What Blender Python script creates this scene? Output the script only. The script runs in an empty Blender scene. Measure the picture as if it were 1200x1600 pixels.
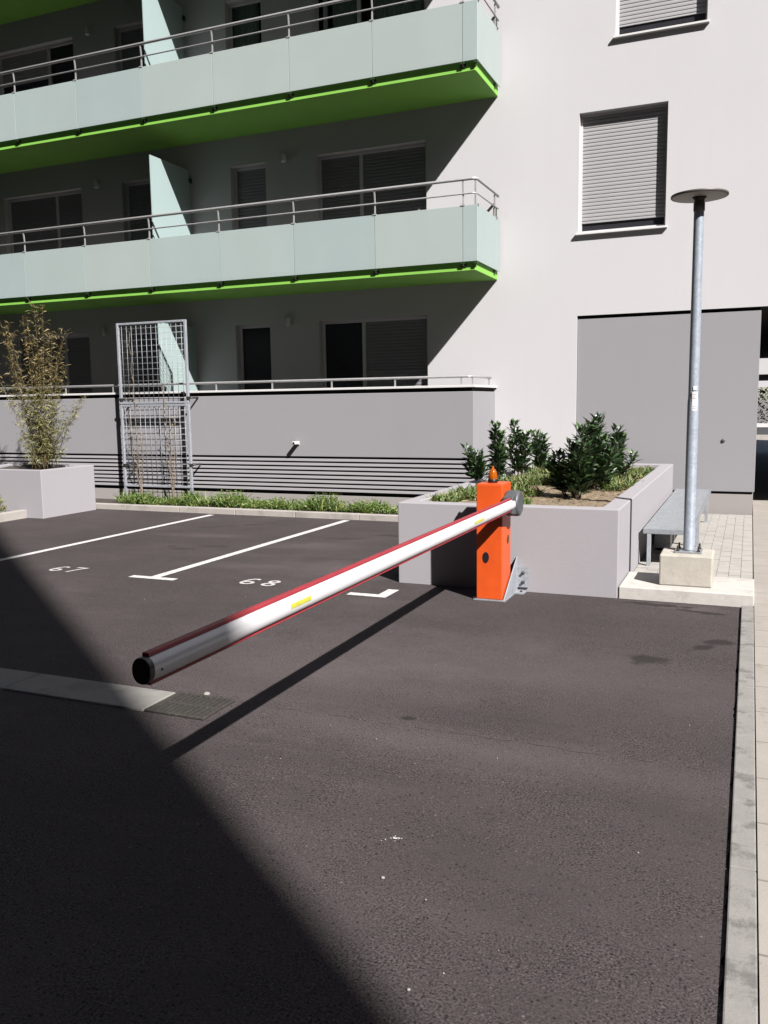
import bpy, bmesh, math, random
from mathutils import Vector, Matrix
random.seed(7)
S = bpy.context.scene
COL = S.collection
U = random.uniform

# ------------------------------------------------------------------ helpers
def tag(o, label=None, cat=None, group=None, kind=None):
    if label: o['label'] = label
    if cat: o['category'] = cat
    if group: o['group'] = group
    if kind: o['kind'] = kind
    return o

ORG = {}
def empty(name, loc, label, cat, group=None):
    o = bpy.data.objects.new(name, None); COL.objects.link(o)
    o.location = loc; o.empty_display_size = .1
    ORG[o.name] = Vector(loc)
    return tag(o, label, cat, group)

class MB:
    """collects world-space geometry that becomes ONE mesh object"""
    def __init__(s): s.v = []; s.f = []; s.sm = []
    def poly(s, pts, smooth=False):
        n = len(s.v); s.v += [tuple(p) for p in pts]; s.f.append(tuple(range(n, n+len(pts)))); s.sm.append(smooth)
    def faces(s, vs, fs, smooth=False):
        n = len(s.v); s.v += [tuple(p) for p in vs]
        for f in fs: s.f.append(tuple(i+n for i in f)); s.sm.append(smooth)
    def box(s, x0, x1, y0, y1, z0, z1):
        vs = [(x0,y0,z0),(x1,y0,z0),(x1,y1,z0),(x0,y1,z0),(x0,y0,z1),(x1,y0,z1),(x1,y1,z1),(x0,y1,z1)]
        s.faces(vs, [(0,3,2,1),(4,5,6,7),(0,1,5,4),(1,2,6,5),(2,3,7,6),(3,0,4,7)]); return s
    def prism(s, pts, ax, a, b):
        """extrude a 2-D outline along axis ax from a to b (outline given in the other two axes, in order)"""
        def P(p, t):
            if ax == 'x': return (t, p[0], p[1])
            if ax == 'y': return (p[0], t, p[1])
            return (p[0], p[1], t)
        n = len(pts); vs = [P(p,a) for p in pts]+[P(p,b) for p in pts]
        fs = [tuple(range(n))[::-1], tuple(range(n,2*n))]+[(i,(i+1)%n,(i+1)%n+n,i+n) for i in range(n)]
        s.faces(vs, fs); return s
    def tube(s, pts, r, n=8, cap=True, smooth=True):
        pts = [Vector(p) for p in pts]; rs = r if isinstance(r,(list,tuple)) else [r]*len(pts)
        base = len(s.v); up = Vector((0,0,1)); N = None
        for i,p in enumerate(pts):
            t = (pts[min(i+1,len(pts)-1)]-pts[max(i-1,0)]).normalized()
            if N is None:
                N = t.orthogonal().normalized()
            N = (N-t*N.dot(t)).normalized(); B = t.cross(N)
            for k in range(n):
                a = 2*math.pi*k/n; s.v.append(tuple(p+(N*math.cos(a)+B*math.sin(a))*rs[i]))
        for i in range(len(pts)-1):
            for k in range(n):
                a=base+i*n+k; b=base+i*n+(k+1)%n; s.f.append((a,b,b+n,a+n)); s.sm.append(smooth)
        if cap:
            s.f.append(tuple(base+k for k in range(n))[::-1]); s.sm.append(False)
            e=base+(len(pts)-1)*n; s.f.append(tuple(e+k for k in range(n))); s.sm.append(False)
        return s
    def lathe(s, c, prof, n=24, axis='z', smooth=True):
        """prof: list of (radius, offset along axis)"""
        base=len(s.v)
        for (r,h) in prof:
            for k in range(n):
                a=2*math.pi*k/n; x,y=r*math.cos(a),r*math.sin(a)
                if axis=='z': p=(c[0]+x,c[1]+y,c[2]+h)
                elif axis=='x': p=(c[0]+h,c[1]+x,c[2]+y)
                else: p=(c[0]+y,c[1]+h,c[2]+x)
                s.v.append(p)
        for i in range(len(prof)-1):
            for k in range(n):
                a=base+i*n+k; b=base+i*n+(k+1)%n; s.f.append((a,b,b+n,a+n)); s.sm.append(smooth)
        s.f.append(tuple(base+k for k in range(n))[::-1]); s.sm.append(False)
        e=base+(len(prof)-1)*n; s.f.append(tuple(e+k for k in range(n))); s.sm.append(False)
        return s
    def leaf(s, p, d, L, W, fold=.25, roll=None):
        d=Vector(d).normalized(); side=d.cross(Vector((0,0,1)))
        if side.length<1e-3: side=Vector((1,0,0))
        side.normalize(); nrm=side.cross(d).normalized()
        if roll is None: roll=U(-.9,.9)
        side,nrm = side*math.cos(roll)+nrm*math.sin(roll), nrm*math.cos(roll)-side*math.sin(roll)
        p=Vector(p); m=p+d*L*.45; t=p+d*L-nrm*L*.12
        n=len(s.v)
        s.v += [tuple(p),tuple(m+side*W*.5+nrm*W*fold),tuple(t),tuple(m-side*W*.5+nrm*W*fold),tuple(m)]
        s.f += [(n,n+1,n+4),(n+1,n+2,n+4),(n+4,n+2,n+3),(n,n+4,n+3)]; s.sm += [False]*4
    def build(s, name, mat, parent=None, bevel=0, seg=2, recalc=True):
        root = parent; off=Vector((0,0,0))
        if parent is not None:
            while root.parent: root=root.parent
            off=ORG.get(root.name, Vector((0,0,0)))
        me=bpy.data.meshes.new(name)
        me.from_pydata([tuple(Vector(v)-off) for v in s.v],[],s.f); 
        for p,sm in zip(me.polygons,s.sm): p.use_smooth=sm
        me.update()
        if recalc or bevel:
            bm=bmesh.new(); bm.from_mesh(me)
            if recalc: bmesh.ops.recalc_face_normals(bm,faces=bm.faces)
            if bevel:
                es=[e for e in bm.edges if len(e.link_faces)==2 and e.calc_face_angle(0)>.6 and not e.link_faces[0].smooth]
                bmesh.ops.bevel(bm,geom=es,offset=bevel,segments=seg,affect='EDGES',profile=.5,clamp_overlap=True)
            bm.to_mesh(me); bm.free()
        o=bpy.data.objects.new(name,me); COL.objects.link(o)
        if mat: me.materials.append(mat)
        if parent is not None: o.parent=parent
        return o

def copy_tree(o, parent=None):
    c=o.copy(); COL.objects.link(c); c.parent=parent
    for ch in list(o.children): copy_tree(ch,c)
    return c

# ------------------------------------------------------------------ materials
K=.5   # base colours halved to weaken bounced light in the shade; the exposure makes up for it
def sc(c): return tuple(x*K for x in c)
def newmat(name):
    m=bpy.data.materials.new(name); m.use_nodes=True; nt=m.node_tree
    b=nt.nodes['Principled BSDF']; return m,nt,b
def N(nt,t,**kw):
    n=nt.nodes.new(t)
    for k,v in kw.items():
        if k in n.inputs: n.inputs[k].default_value=v
        else: setattr(n,k,v)
    return n
def ramp(nt, fac, stops):
    r=nt.nodes.new('ShaderNodeValToRGB'); e=r.color_ramp.elements
    while len(e)<len(stops): e.new(.5)
    for el,(p,c) in zip(e,stops): el.position=p; el.color=(*c,1)
    nt.links.new(fac,r.inputs[0]); return r.outputs[0]
def coords(nt, scale=(1,1,1)):
    t=nt.nodes.new('ShaderNodeNewGeometry'); mp=nt.nodes.new('ShaderNodeMapping')
    nt.links.new(t.outputs['Position'],mp.inputs['Vector']); mp.inputs['Scale'].default_value=scale
    return mp.outputs[0]
def noise(nt, co, scale, detail=4, rough=.55):
    n=N(nt,'ShaderNodeTexNoise',Scale=scale,Detail=detail,Roughness=rough); nt.links.new(co,n.inputs['Vector']); return n.outputs['Fac']
def mixc(nt, fac, a, b, mode='MIX'):
    m=nt.nodes.new('ShaderNodeMix'); m.data_type='RGBA'; m.blend_type=mode
    for sock,val in ((m.inputs[0],fac),(m.inputs[6],a),(m.inputs[7],b)):
        if hasattr(val,'is_linked') or hasattr(val,'links'): nt.links.new(val,sock)
        else: sock.default_value = val if not isinstance(val,tuple) else (*val,1)
    return m.outputs[2]
def bump(nt, b, h, strength=.3, dist=.01):
    bp=N(nt,'ShaderNodeBump',Strength=strength,Distance=dist); nt.links.new(h,bp.inputs['Height']); nt.links.new(bp.outputs[0],b.inputs['Normal'])

def simple(name, col, rough=.5, metal=0, var=.08, vs=6, bs=0, bscale=80, spec=.5, scale=(1,1,1)):
    col=sc(col)
    m,nt,b=newmat(name); co=coords(nt,scale); f=noise(nt,co,vs,5)
    lo=tuple(max(0,c*(1-var)) for c in col); hi=tuple(min(1,c*(1+var)) for c in col)
    nt.links.new(ramp(nt,f,[(.3,lo),(.7,hi)]),b.inputs['Base Color'])
    b.inputs['Roughness'].default_value=rough; b.inputs['Metallic'].default_value=metal
    b.inputs['Specular IOR Level'].default_value=spec
    if bs: bump(nt,b,noise(nt,co,bscale,3),bs,.004)
    return m
def plaster(name, col, streak=.045):
    col=sc(col)
    m,nt,b=newmat(name); co=coords(nt); big=noise(nt,co,.55,5,.6)
    st=noise(nt,coords(nt,(5,5,.35)),1.3,4)
    c1=mixc(nt,big,tuple(c*(1-streak) for c in col),tuple(min(1,c*(1+streak)) for c in col))
    c2=mixc(nt,ramp(nt,st,[(.45,(0,0,0)),(.8,(.3,.3,.3))]),c1,tuple(c*.955 for c in col))
    sp=noise(nt,co,3.2,7,.75)
    c2=mixc(nt,ramp(nt,sp,[(.66,(0,0,0)),(.72,(.4,.4,.4))]),c2,tuple(c*.84 for c in col))
    fine=noise(nt,co,170,3,.6)
    c3=mixc(nt,ramp(nt,fine,[(.3,(0,0,0)),(.75,(.12,.12,.12))]),c2,tuple(c*.75 for c in col))
    nt.links.new(c3,b.inputs['Base Color']); b.inputs['Roughness'].default_value=.92
    b.inputs['Specular IOR Level'].default_value=.15
    bump(nt,b,noise(nt,co,140,4,.7),.35,.004); return m
def concrete(name, col, var=.16, stain=.4, stainscale=2.2, pits=True):
    col=sc(col)
    m,nt,b=newmat(name); co=coords(nt); f=noise(nt,co,9,7,.65)
    c=mixc(nt,f,tuple(x*(1-var) for x in col),tuple(min(1,x*(1+var)) for x in col))
    s=noise(nt,co,stainscale,5,.65)
    c=mixc(nt,ramp(nt,s,[(.52,(0,0,0)),(.62,(stain,)*3)]),c,tuple(x*.55 for x in col))
    v=N(nt,'ShaderNodeTexVoronoi',Scale=120.0); nt.links.new(co,v.inputs['Vector'])
    if pits: c=mixc(nt,ramp(nt,v.outputs['Distance'],[(.08,(.5,.5,.5)),(.16,(0,0,0))]),c,tuple(x*.6 for x in col))
    nt.links.new(c,b.inputs['Base Color']); b.inputs['Roughness'].default_value=.9; b.inputs['Specular IOR Level'].default_value=.25
    bump(nt,b,noise(nt,co,90,5,.7),.4,.005); return m
def blot(nt, co, wob, cx, cy, rx, ry, rot=0, soft=.25):
    """mask (1 inside) of one real stain: an ellipse on the ground with a noisy edge that soaks out softly"""
    mp=nt.nodes.new('ShaderNodeMapping'); mp.vector_type='TEXTURE'
    mp.inputs['Location'].default_value=(cx,cy,0); mp.inputs['Rotation'].default_value=(0,0,rot); mp.inputs['Scale'].default_value=(rx,ry,1000)
    nt.links.new(co,mp.inputs['Vector'])
    L=N(nt,'ShaderNodeVectorMath',operation='LENGTH'); nt.links.new(mp.outputs[0],L.inputs[0])
    a=N(nt,'ShaderNodeMath',operation='MULTIPLY_ADD'); nt.links.new(wob,a.inputs[0]); a.inputs[1].default_value=2.6; nt.links.new(L.outputs['Value'],a.inputs[2])
    m=N(nt,'ShaderNodeMapRange'); nt.links.new(a.outputs[0],m.inputs['Value'])
    for k,v in (('From Min',2.3-soft),('From Max',2.3+soft),('To Min',1.0),('To Max',0.0)): m.inputs[k].default_value=v
    return m.outputs[0]
def vmax(nt, L):
    o=L[0]
    for q in L[1:]:
        n=N(nt,'ShaderNodeMath',operation='MAXIMUM'); nt.links.new(o,n.inputs[0]); nt.links.new(q,n.inputs[1]); o=n.outputs[0]
    return o
def scaled(nt, v, f):
    n=N(nt,'ShaderNodeMath',operation='MULTIPLY'); nt.links.new(v,n.inputs[0])
    if isinstance(f,(int,float)): n.inputs[1].default_value=f
    else: nt.links.new(f,n.inputs[1])
    return n.outputs[0]
def asphalt(name, base=(.080,.067,.067)):
    base=sc(base)
    m,nt,b=newmat(name); co=coords(nt); T=lambda f: tuple(x*f for x in base)
    big=noise(nt,co,.5,4,.55)
    c=mixc(nt,ramp(nt,big,[(.36,(0,0,0)),(.64,(1,1,1))]),T(.80),T(1.22))
    wide=noise(nt,coords(nt,(1,1.5,1)),1.3,6,.7)
    c=mixc(nt,ramp(nt,wide,[(.47,(0,0,0)),(.62,(.6,.6,.6))]),c,T(.68))
    dust=noise(nt,coords(nt,(.5,2.6,1)),1.5,6,.72)
    c=mixc(nt,ramp(nt,dust,[(.55,(0,0,0)),(.72,(.5,.5,.5))]),c,T(1.55))
    # aggregate grains, coarse where the binder has worn off
    patch=ramp(nt,noise(nt,co,1.7,5,.65),[(.40,(.35,.35,.35)),(.60,(1,1,1))])
    v=N(nt,'ShaderNodeTexVoronoi',Scale=130.0); nt.links.new(co,v.inputs['Vector'])
    c=mixc(nt,scaled(nt,patch,.42),c,ramp(nt,v.outputs['Color'],[(.15,T(.5)),(.6,T(1.1)),(.95,T(1.8))]))
    g=noise(nt,co,125,3,.7); g2=noise(nt,co,32,5,.8)
    c=mixc(nt,scaled(nt,ramp(nt,g,[(.415,(1,1,1)),(.47,(0,0,0))]),patch),c,T(.20))
    c=mixc(nt,scaled(nt,ramp(nt,g,[(.55,(0,0,0)),(.63,(.8,.8,.8))]),patch),c,T(1.8))
    c=mixc(nt,ramp(nt,g2,[(.30,(.85,.85,.85)),(.40,(0,0,0))]),c,T(.35))
    v3=N(nt,'ShaderNodeTexVoronoi',Scale=72.0); nt.links.new(co,v3.inputs['Vector'])
    sx=N(nt,'ShaderNodeSeparateColor'); nt.links.new(v3.outputs['Color'],sx.inputs[0])
    pit=scaled(nt,ramp(nt,sx.outputs[0],[(.13,(1,1,1)),(.16,(0,0,0))]),ramp(nt,v3.outputs['Distance'],[(.28,(1,1,1)),(.42,(0,0,0))]))
    c=mixc(nt,scaled(nt,pit,.85),c,T(.22))
    stn=scaled(nt,ramp(nt,sx.outputs[1],[(.90,(0,0,0)),(.93,(1,1,1))]),ramp(nt,v3.outputs['Distance'],[(.25,(1,1,1)),(.38,(0,0,0))]))
    c=mixc(nt,scaled(nt,stn,.5),c,T(2.1))
    v2=N(nt,'ShaderNodeTexVoronoi',Scale=11.0); nt.links.new(co,v2.inputs['Vector'])
    c=mixc(nt,ramp(nt,v2.outputs['Distance'],[(.03,(.55,.55,.55)),(.06,(0,0,0))]),c,(.13,.12,.11))
    # chalky scuffs, damp spots, oil drips
    wob=noise(nt,co,9,5,.6); wob2=noise(nt,co,3,6,.7)
    pale=vmax(nt,[blot(nt,co,wob2,*q) for q in ((-3.6,7.5,.75,.28,.15,.9),(-4.4,7.35,.55,.14,.1,.8),(-4.6,8.6,.5,.16,.2,.8),(-6.2,8.9,.5,.12,.1,.8),(-.45,6.92,.3,.07,-.1,.6),(-2.2,4.6,.9,.5,.4,1.0),(-.9,4.9,1.0,.35,-.2,1.0),(-1.2,3.70,1.5,.13,-.05,1.1))])
    c=mixc(nt,scaled(nt,pale,.26),c,T(2.3))
    wet=vmax(nt,[blot(nt,co,wob,*q) for q in ((-.53,5.42,.115,.10,.2),(-.23,5.80,.12,.05,.9),(-.12,5.97,.10,.06,.3),(-.62,6.93,.24,.05,-.05),(-.27,6.79,.16,.035,-.2),(-1.56,3.95,.04,.025,0))])
    c=mixc(nt,scaled(nt,wet,.85),c,T(.36))
    lay=vmax(nt,[blot(nt,co,wob2,*q) for q in ((-1.0,4.07,1.5,.12,-.06,.9),(-.7,2.7,.5,.22,.3,1.1),(-.25,3.4,.3,.5,0,1.1),(-1.3,2.2,.5,.2,0,1.1),(-.45,4.5,.4,.5,.2,1.1))])
    c=mixc(nt,scaled(nt,lay,.32),c,T(.62))
    oil=vmax(nt,[blot(nt,co,wob,*q) for q in ((-6.55,9.55,.16,.05,.5),(-6.35,9.72,.12,.05,.5),(-6.12,9.93,.18,.06,.5),(-5.95,10.12,.10,.04,.5),(-5.6,8.22,.12,.05,.3),(-5.85,7.98,.14,.05,.2),(-6.1,8.1,.08,.04,0),(-4.4,9.2,.20,.06,.3),(-3.9,9.6,.22,.08,.2))])
    c=mixc(nt,scaled(nt,oil,.6),c,T(.42))
    nt.links.new(c,b.inputs['Base Color']); b.inputs['Roughness'].default_value=.9; b.inputs['Specular IOR Level'].default_value=.12
    h=N(nt,'ShaderNodeMath',operation='ADD'); nt.links.new(g2,h.inputs[0]); nt.links.new(scaled(nt,g,patch),h.inputs[1])
    bump(nt,b,h.outputs[0],.30,.008); return m
def leafmat(name, stops, rough=.45, trans=.3, spec=.5):
    m,nt,b=newmat(name); g=nt.nodes.new('ShaderNodeNewGeometry')
    c=ramp(nt,g.outputs['Random Per Island'],[(p_,sc(c_)) for p_,c_ in stops])
    nt.links.new(c,b.inputs['Base Color']); b.inputs['Roughness'].default_value=rough; b.inputs['Specular IOR Level'].default_value=spec
    t=nt.nodes.new('ShaderNodeBsdfTranslucent'); nt.links.new(c,t.inputs['Color'])
    mx=nt.nodes.new('ShaderNodeMixShader'); mx.inputs[0].default_value=trans
    nt.links.new(b.outputs[0],mx.inputs[1]); nt.links.new(t.outputs[0],mx.inputs[2])
    nt.links.new(mx.outputs[0],nt.nodes['Material Output'].inputs['Surface']); return m
def frosted(name, col, trans=.3, clear=.06):
    col=sc(col)
    m,nt,b=newmat(name); co=coords(nt,(1,1,.4)); f=noise(nt,co,1.6,4)
    c=mixc(nt,f,tuple(x*.94 for x in col),tuple(min(1,x*1.05) for x in col))
    oi=nt.nodes.new('ShaderNodeObjectInfo'); c=mixc(nt,1.0,c,ramp(nt,oi.outputs['Random'],[(0,(.90,.93,.95)),(.5,(1,1,1)),(1,(1,.97,.95))]),'MULTIPLY')
    nt.links.new(c,b.inputs['Base Color']); b.inputs['Roughness'].default_value=.35; b.inputs['Specular IOR Level'].default_value=.22
    t=nt.nodes.new('ShaderNodeBsdfTranslucent'); nt.links.new(c,t.inputs['Color'])
    a=nt.nodes.new('ShaderNodeMixShader'); a.inputs[0].default_value=trans
    nt.links.new(b.outputs[0],a.inputs[1]); nt.links.new(t.outputs[0],a.inputs[2])
    tr=nt.nodes.new('ShaderNodeBsdfTransparent'); tr.inputs[0].default_value=(.8,.95,.92,1)
    d=nt.nodes.new('ShaderNodeMixShader'); d.inputs[0].default_value=clear
    nt.links.new(a.outputs[0],d.inputs[1]); nt.links.new(tr.outputs[0],d.inputs[2])
    nt.links.new(d.outputs[0],nt.nodes['Material Output'].inputs['Surface']); return m
def clearglass(name):
    m,nt,b=newmat(name); b.inputs['Base Color'].default_value=(.01,.012,.012,1); b.inputs['Roughness'].default_value=.03
    tr=nt.nodes.new('ShaderNodeBsdfTransparent'); tr.inputs[0].default_value=(.75,.8,.78,1)
    d=nt.nodes.new('ShaderNodeMixShader'); d.inputs[0].default_value=.9
    nt.links.new(b.outputs[0],d.inputs[1]); nt.links.new(tr.outputs[0],d.inputs[2])
    nt.links.new(d.outputs[0],nt.nodes['Material Output'].inputs['Surface']); return m
def galv(name, col=(.38,.40,.43), rough=.42):
    col=sc(col)
    m,nt,b=newmat(name); co=coords(nt); v=N(nt,'ShaderNodeTexVoronoi',Scale=55.0); nt.links.new(co,v.inputs['Vector'])
    n=noise(nt,co,7,5)
    c=mixc(nt,v.outputs['Color'],tuple(x*.82 for x in col),tuple(x*1.12 for x in col))
    c=mixc(nt,ramp(nt,n,[(.5,(0,0,0)),(.75,(.5,.5,.5))]),c,tuple(x*.66 for x in col))
    nt.links.new(c,b.inputs['Base Color']); b.inputs['Roughness'].default_value=rough; b.inputs['Metallic'].default_value=.25
    return m
def paint(name, col, wear=.35):
    col=sc(col)
    m,nt,b=newmat(name); co=coords(nt); f=noise(nt,co,38,5,.7)
    c=mixc(nt,ramp(nt,f,[(.37,(wear,)*3),(.46,(0,0,0))]),col,(.07,.065,.065))
    nt.links.new(c,b.inputs['Base Color']); b.inputs['Roughness'].default_value=.7
    bump(nt,b,noise(nt,co,110,3),.4,.004); return m

M={}
M['white']=plaster('white_render',(.67,.655,.672))
M['grey']=plaster('grey_render',(.355,.345,.365))
M['planter']=plaster('planter_paint',(.42,.40,.425),.04)
M['plinth']=plaster('plinth_render',(.40,.37,.36))
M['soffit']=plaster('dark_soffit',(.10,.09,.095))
M['gap']=simple('shadow_gap',(.012,.010,.011),.9)
M['green']=simple('lime_green_paint',(.26,.61,.08),.75,var=.05,vs=2,bs=.1)
M['glass']=frosted('frosted_glass',(.645,.74,.725),.24,.12)
M['divider']=frosted('frosted_divider_glass',(.52,.66,.66),.16,.03)
M['steel']=simple('stainless_steel',(.60,.59,.60),.38,.4,var=.1,vs=20)
M['frame']=simple('white_window_frame',(.74,.72,.73),.4,var=.03)
M['shutter']=simple('grey_roller_shutter',(.44,.43,.44),.55,var=.03)
M['shutterD']=simple('dark_grey_roller_shutter',(.27,.27,.29),.55,var=.04)
M['sill']=simple('white_sill',(.80,.78,.78),.4,var=.02)
M['pane']=simple('dark_window_glass',(.035,.036,.042),.12,var=.1,spec=.5)
M['clear']=clearglass('clear_window_glass')
M['curtain']=simple('pale_curtain_cloth',(.90,.95,.92),.9,var=.05)
M['room']=simple('dark_room',(.03,.03,.032),.9)
M['bracket']=simple('dark_bracket',(.03,.07,.02),.5,.3)
M['lampw']=simple('grey_lamp_housing',(.85,.85,.86),.4,var=.03)
M['whitepl']=simple('white_plastic',(.78,.77,.76),.35,var=.02)
M['black']=simple('black_plastic',(.012,.012,.016),.4,var=.2)
M['orange']=simple('orange_powder_coat',(.78,.10,.012),.42,var=.10,vs=7,bs=.05,bscale=250)
M['arm']=simple('white_arm_enamel',(.80,.79,.81),.22,var=.02)
M['red']=simple('red_rubber_edging',(.36,.03,.045),.5,var=.1,vs=12)
M['yellow']=simple('yellow_reflector_tape',(.64,.61,.07),.4,var=.08,vs=40)
M['hub']=simple('dark_grey_cast_hub',(.085,.09,.10),.5,var=.12,vs=20,bs=.15)
M['galv']=galv('galvanised_steel')
M['galvl']=galv('galvanised_steel_light',(.46,.48,.53),.5)
M['galvp']=galv('galvanised_pole',(.45,.50,.58),.4)
M['bolt']=simple('dark_bolt_steel',(.10,.09,.085),.45,.6,var=.3,vs=60)
M['lampdisc']=simple('beige_lamp_disc',(.50,.46,.42),.5,var=.06)
M['lampdark']=simple('dark_lamp_collar',(.11,.095,.09),.5,.2,var=.1)
M['label']=simple('paper_label',(.80,.79,.80),.6,var=.03)
M['ink']=simple('printed_ink',(.16,.15,.17),.7)
M['concrete']=concrete('apron_concrete',(.60,.57,.535),.2,.35,5)
M['footing']=concrete('footing_concrete',(.54,.50,.44),.22,.35,5)
M['kerb']=concrete('kerb_concrete',(.30,.285,.268),.28,.85,6.5)
M['kerb2']=concrete('bed_kerb_concrete',(.46,.42,.39),.18,.4,3)
M['strip']=concrete('channel_concrete',(.30,.285,.265),.16,.4,3)
M['paver']=concrete('paver_concrete',(.46,.435,.40),.12,.2,3,False)
M['asphalt']=asphalt('asphalt')
M['paint']=paint('road_paint',(.74,.71,.70),.8)
M['paint2']=paint('worn_number_paint',(.66,.63,.62),.9)
M['soil']=simple('dark_soil',(.055,.042,.032),.95,var=.5,vs=40,bs=.8,bscale=50)
M['mulch']=simple('straw_mulch_soil',(.25,.185,.115),.95,var=.5,vs=30,bs=.9,bscale=70)
M['joint']=simple('joint_dirt',(.06,.05,.046),.95,var=.4,vs=30,bs=.5)
M['laurel']=leafmat('laurel_leaf',[(0,(.022,.050,.020)),(.5,(.042,.088,.030)),(.85,(.080,.15,.045)),(1,(.16,.26,.08))],.38,.12,.5)
M['stem']=simple('woody_stem',(.07,.05,.03),.9,var=.3,vs=50)
M['bamboo']=leafmat('bamboo_leaf',[(0,(.13,.14,.04)),(.4,(.25,.26,.08)),(.75,(.40,.38,.14)),(1,(.58,.52,.26))],.55,.3)
M['bambootop']=leafmat('bamboo_dry_leaf',[(0,(.12,.10,.03)),(.5,(.27,.21,.07)),(1,(.54,.40,.17))],.6,.3)
M['culm']=simple('bamboo_culm',(.17,.12,.045),.6,var=.3,vs=20)
M['ground_cover']=leafmat('ground_cover_leaf',[(0,(.07,.14,.02)),(.5,(.17,.28,.045)),(.85,(.30,.38,.09)),(1,(.44,.44,.16))],.5,.35)
M['weed']=leafmat('weed_leaf',[(0,(.07,.14,.025)),(.5,(.16,.25,.05)),(.8,(.29,.30,.10)),(1,(.44,.36,.17))],.55,.3)
M['straw']=leafmat('dry_straw',[(0,(.16,.11,.06)),(.5,(.30,.22,.12)),(1,(.46,.36,.22))],.8,.2)
M['yellowleaf']=leafmat('yellow_leaf',[(0,(.10,.16,.02)),(.5,(.32,.33,.03)),(1,(.55,.48,.05))],.5,.35)
M['vine']=simple('dry_vine',(.26,.20,.15),.9,var=.3,vs=30)
M['hedge']=leafmat('far_hedge_leaf',[(0,(.02,.04,.012)),(.5,(.05,.085,.02)),(1,(.12,.16,.05))],.6,.3)
M['ground']=simple('far_ground',(.16,.145,.13),.95,var=.3,vs=.4)
M['pebble']=simple('pale_pebble',(.36,.33,.30),.9,var=.2,vs=60)
M['opp']=plaster('opposite_render',(.26,.25,.25))
# frosted pavement tiles
def tiles(name):
    m,nt,b=newmat(name); co=coords(nt)
    br=N(nt,'ShaderNodeTexBrick',Scale=1.0,**{'Mortar Size':.006,'Brick Width':.42,'Row Height':.42}); br.offset=0
    br.inputs['Color1'].default_value=(.19,.172,.154,1); br.inputs['Color2'].default_value=(.205,.187,.168,1); br.inputs['Mortar'].default_value=(.10,.09,.075,1)
    nt.links.new(co,br.inputs['Vector'])
    f=noise(nt,co,5,6); c=mixc(nt,ramp(nt,f,[(.3,(.55,.55,.55)),(.7,(0,0,0))]),br.outputs['Color'],(.16,.14,.12))
    s=noise(nt,co,14,4); c=mixc(nt,ramp(nt,s,[(.62,(0,0,0)),(.72,(.5,.5,.5))]),c,(.11,.10,.09))
    nt.links.new(c,b.inputs['Base Color']); b.inputs['Roughness'].default_value=.85
    bump(nt,b,noise(nt,co,120,4),.25,.004); return m
M['tiles']=tiles('pavement_tiles')

def struct(o): o['kind']='structure'; return o

# ------------------------------------------------------------------ ground
YF=12.6      # main facade plane
g=MB(); g.poly([(-400,-400,-.03),(400,-400,-.03),(400,500,-.03),(-400,500,-.03)]); struct(g.build('ground',M['ground']))
# asphalt sheet with a ragged right edge next to the kerb
a=MB(); ys=[-14+.5*i for i in range(29)]+[.512+.012*i for i in range(545)]
edge=[]; e=-.02
for y in ys:
    e+=(-.0165-e)*.12+U(-.004,.004); e=min(-.0125,max(-.028,e)); edge.append((e,y,0.0))
edge[-1]=(edge[-1][0],7.056,0)
for p,q in zip(edge[:-1],edge[1:]): a.poly([(-3,p[1],0),p,q,(-3,q[1],0)])
a.poly([(-3,edge[-1][1],0),(edge[-1][0],edge[-1][1],0),(edge[-1][0],7.3,0),(-3,7.3,0)])
a.poly([(-60,-14,0),(-3,-14,0),(-3,11.0,0),(-60,11.0,0)])
struct(a.build('asphalt',M['asphalt'],recalc=False))
j=MB(); j.poly([(-.5,-14,-.018),(.09,-14,-.018),(.09,7.2,-.018),(-.5,7.2,-.018)]); struct(j.build('edge_dirt',M['joint'],recalc=False))
# right kerb: a row of long kerbstones, pavement beyond
k=MB(); y=-14
while y<7.05:
    L=1.0; y2=min(y+L,7.052); k.box(-.012,.074,y+.003,y2-.002,-.06,.018+U(-.002,.002)); y+=L
struct(k.build('kerb',M['kerb'],bevel=.006))
p=MB(); p.box(.0775,14,-14,60,-.08,.02); struct(p.build('pavement',M['tiles']))
jj=MB()
for i in range(70):
    yy=U(1.6,7); s_=U(.006,.014); jj.lathe((.081+U(-.003,.003),yy,.006),[(s_*.5,0),(s_*.7,.006),(s_*.3,.011)],6)
tag(jj.build('joint_debris',M['joint']),kind='stuff')

# concrete apron, pavers, bed soil
ap=MB(); ap.box(-.936,.076,7.06,7.72,-.05,.10); struct(ap.build('concrete_apron',M['concrete'],bevel=.008))
pv=MB(); w=.1; L=.30
for c in range(10):
    x0=-.94+c*w+.001*c; off=-(c*.09)%L
    y=7.72-L+off
    while y<12.56:
        ya=max(y,7.725); yb=min(y+L-.030,12.56); zt=.03+U(-.0015,.0015)
        if yb-ya>.04: pv.box(x0,x0+w-.0012,ya,yb,-.04,zt)
        y+=L
struct(pv.build('pavers',M['paver'],bevel=.0015,seg=1))
pj=MB(); pj.poly([(-.95,7.7,-.012),(.079,7.7,-.012),(.079,12.62,-.012),(-.95,12.62,-.012)]); struct(pj.build('paver_joints',M['joint'],recalc=False))
bs=MB(); bs.poly([(-16,10.85,.065),(-2.86,10.85,.065),(-2.86,11.62,.065),(-16,11.62,.065)]); struct(bs.build('bed_soil',M['soil'],recalc=False))
bk=MB(); x=-9.94
while x<-2.9:
    x2=min(x+1.0,-2.86); bk.box(x+.002,x2-.002,10.75,10.85,-.05,.085+U(-.002,.002)); x+=1.0
struct(bk.build('bed_kerb',M['kerb2'],bevel=.01))
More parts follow.
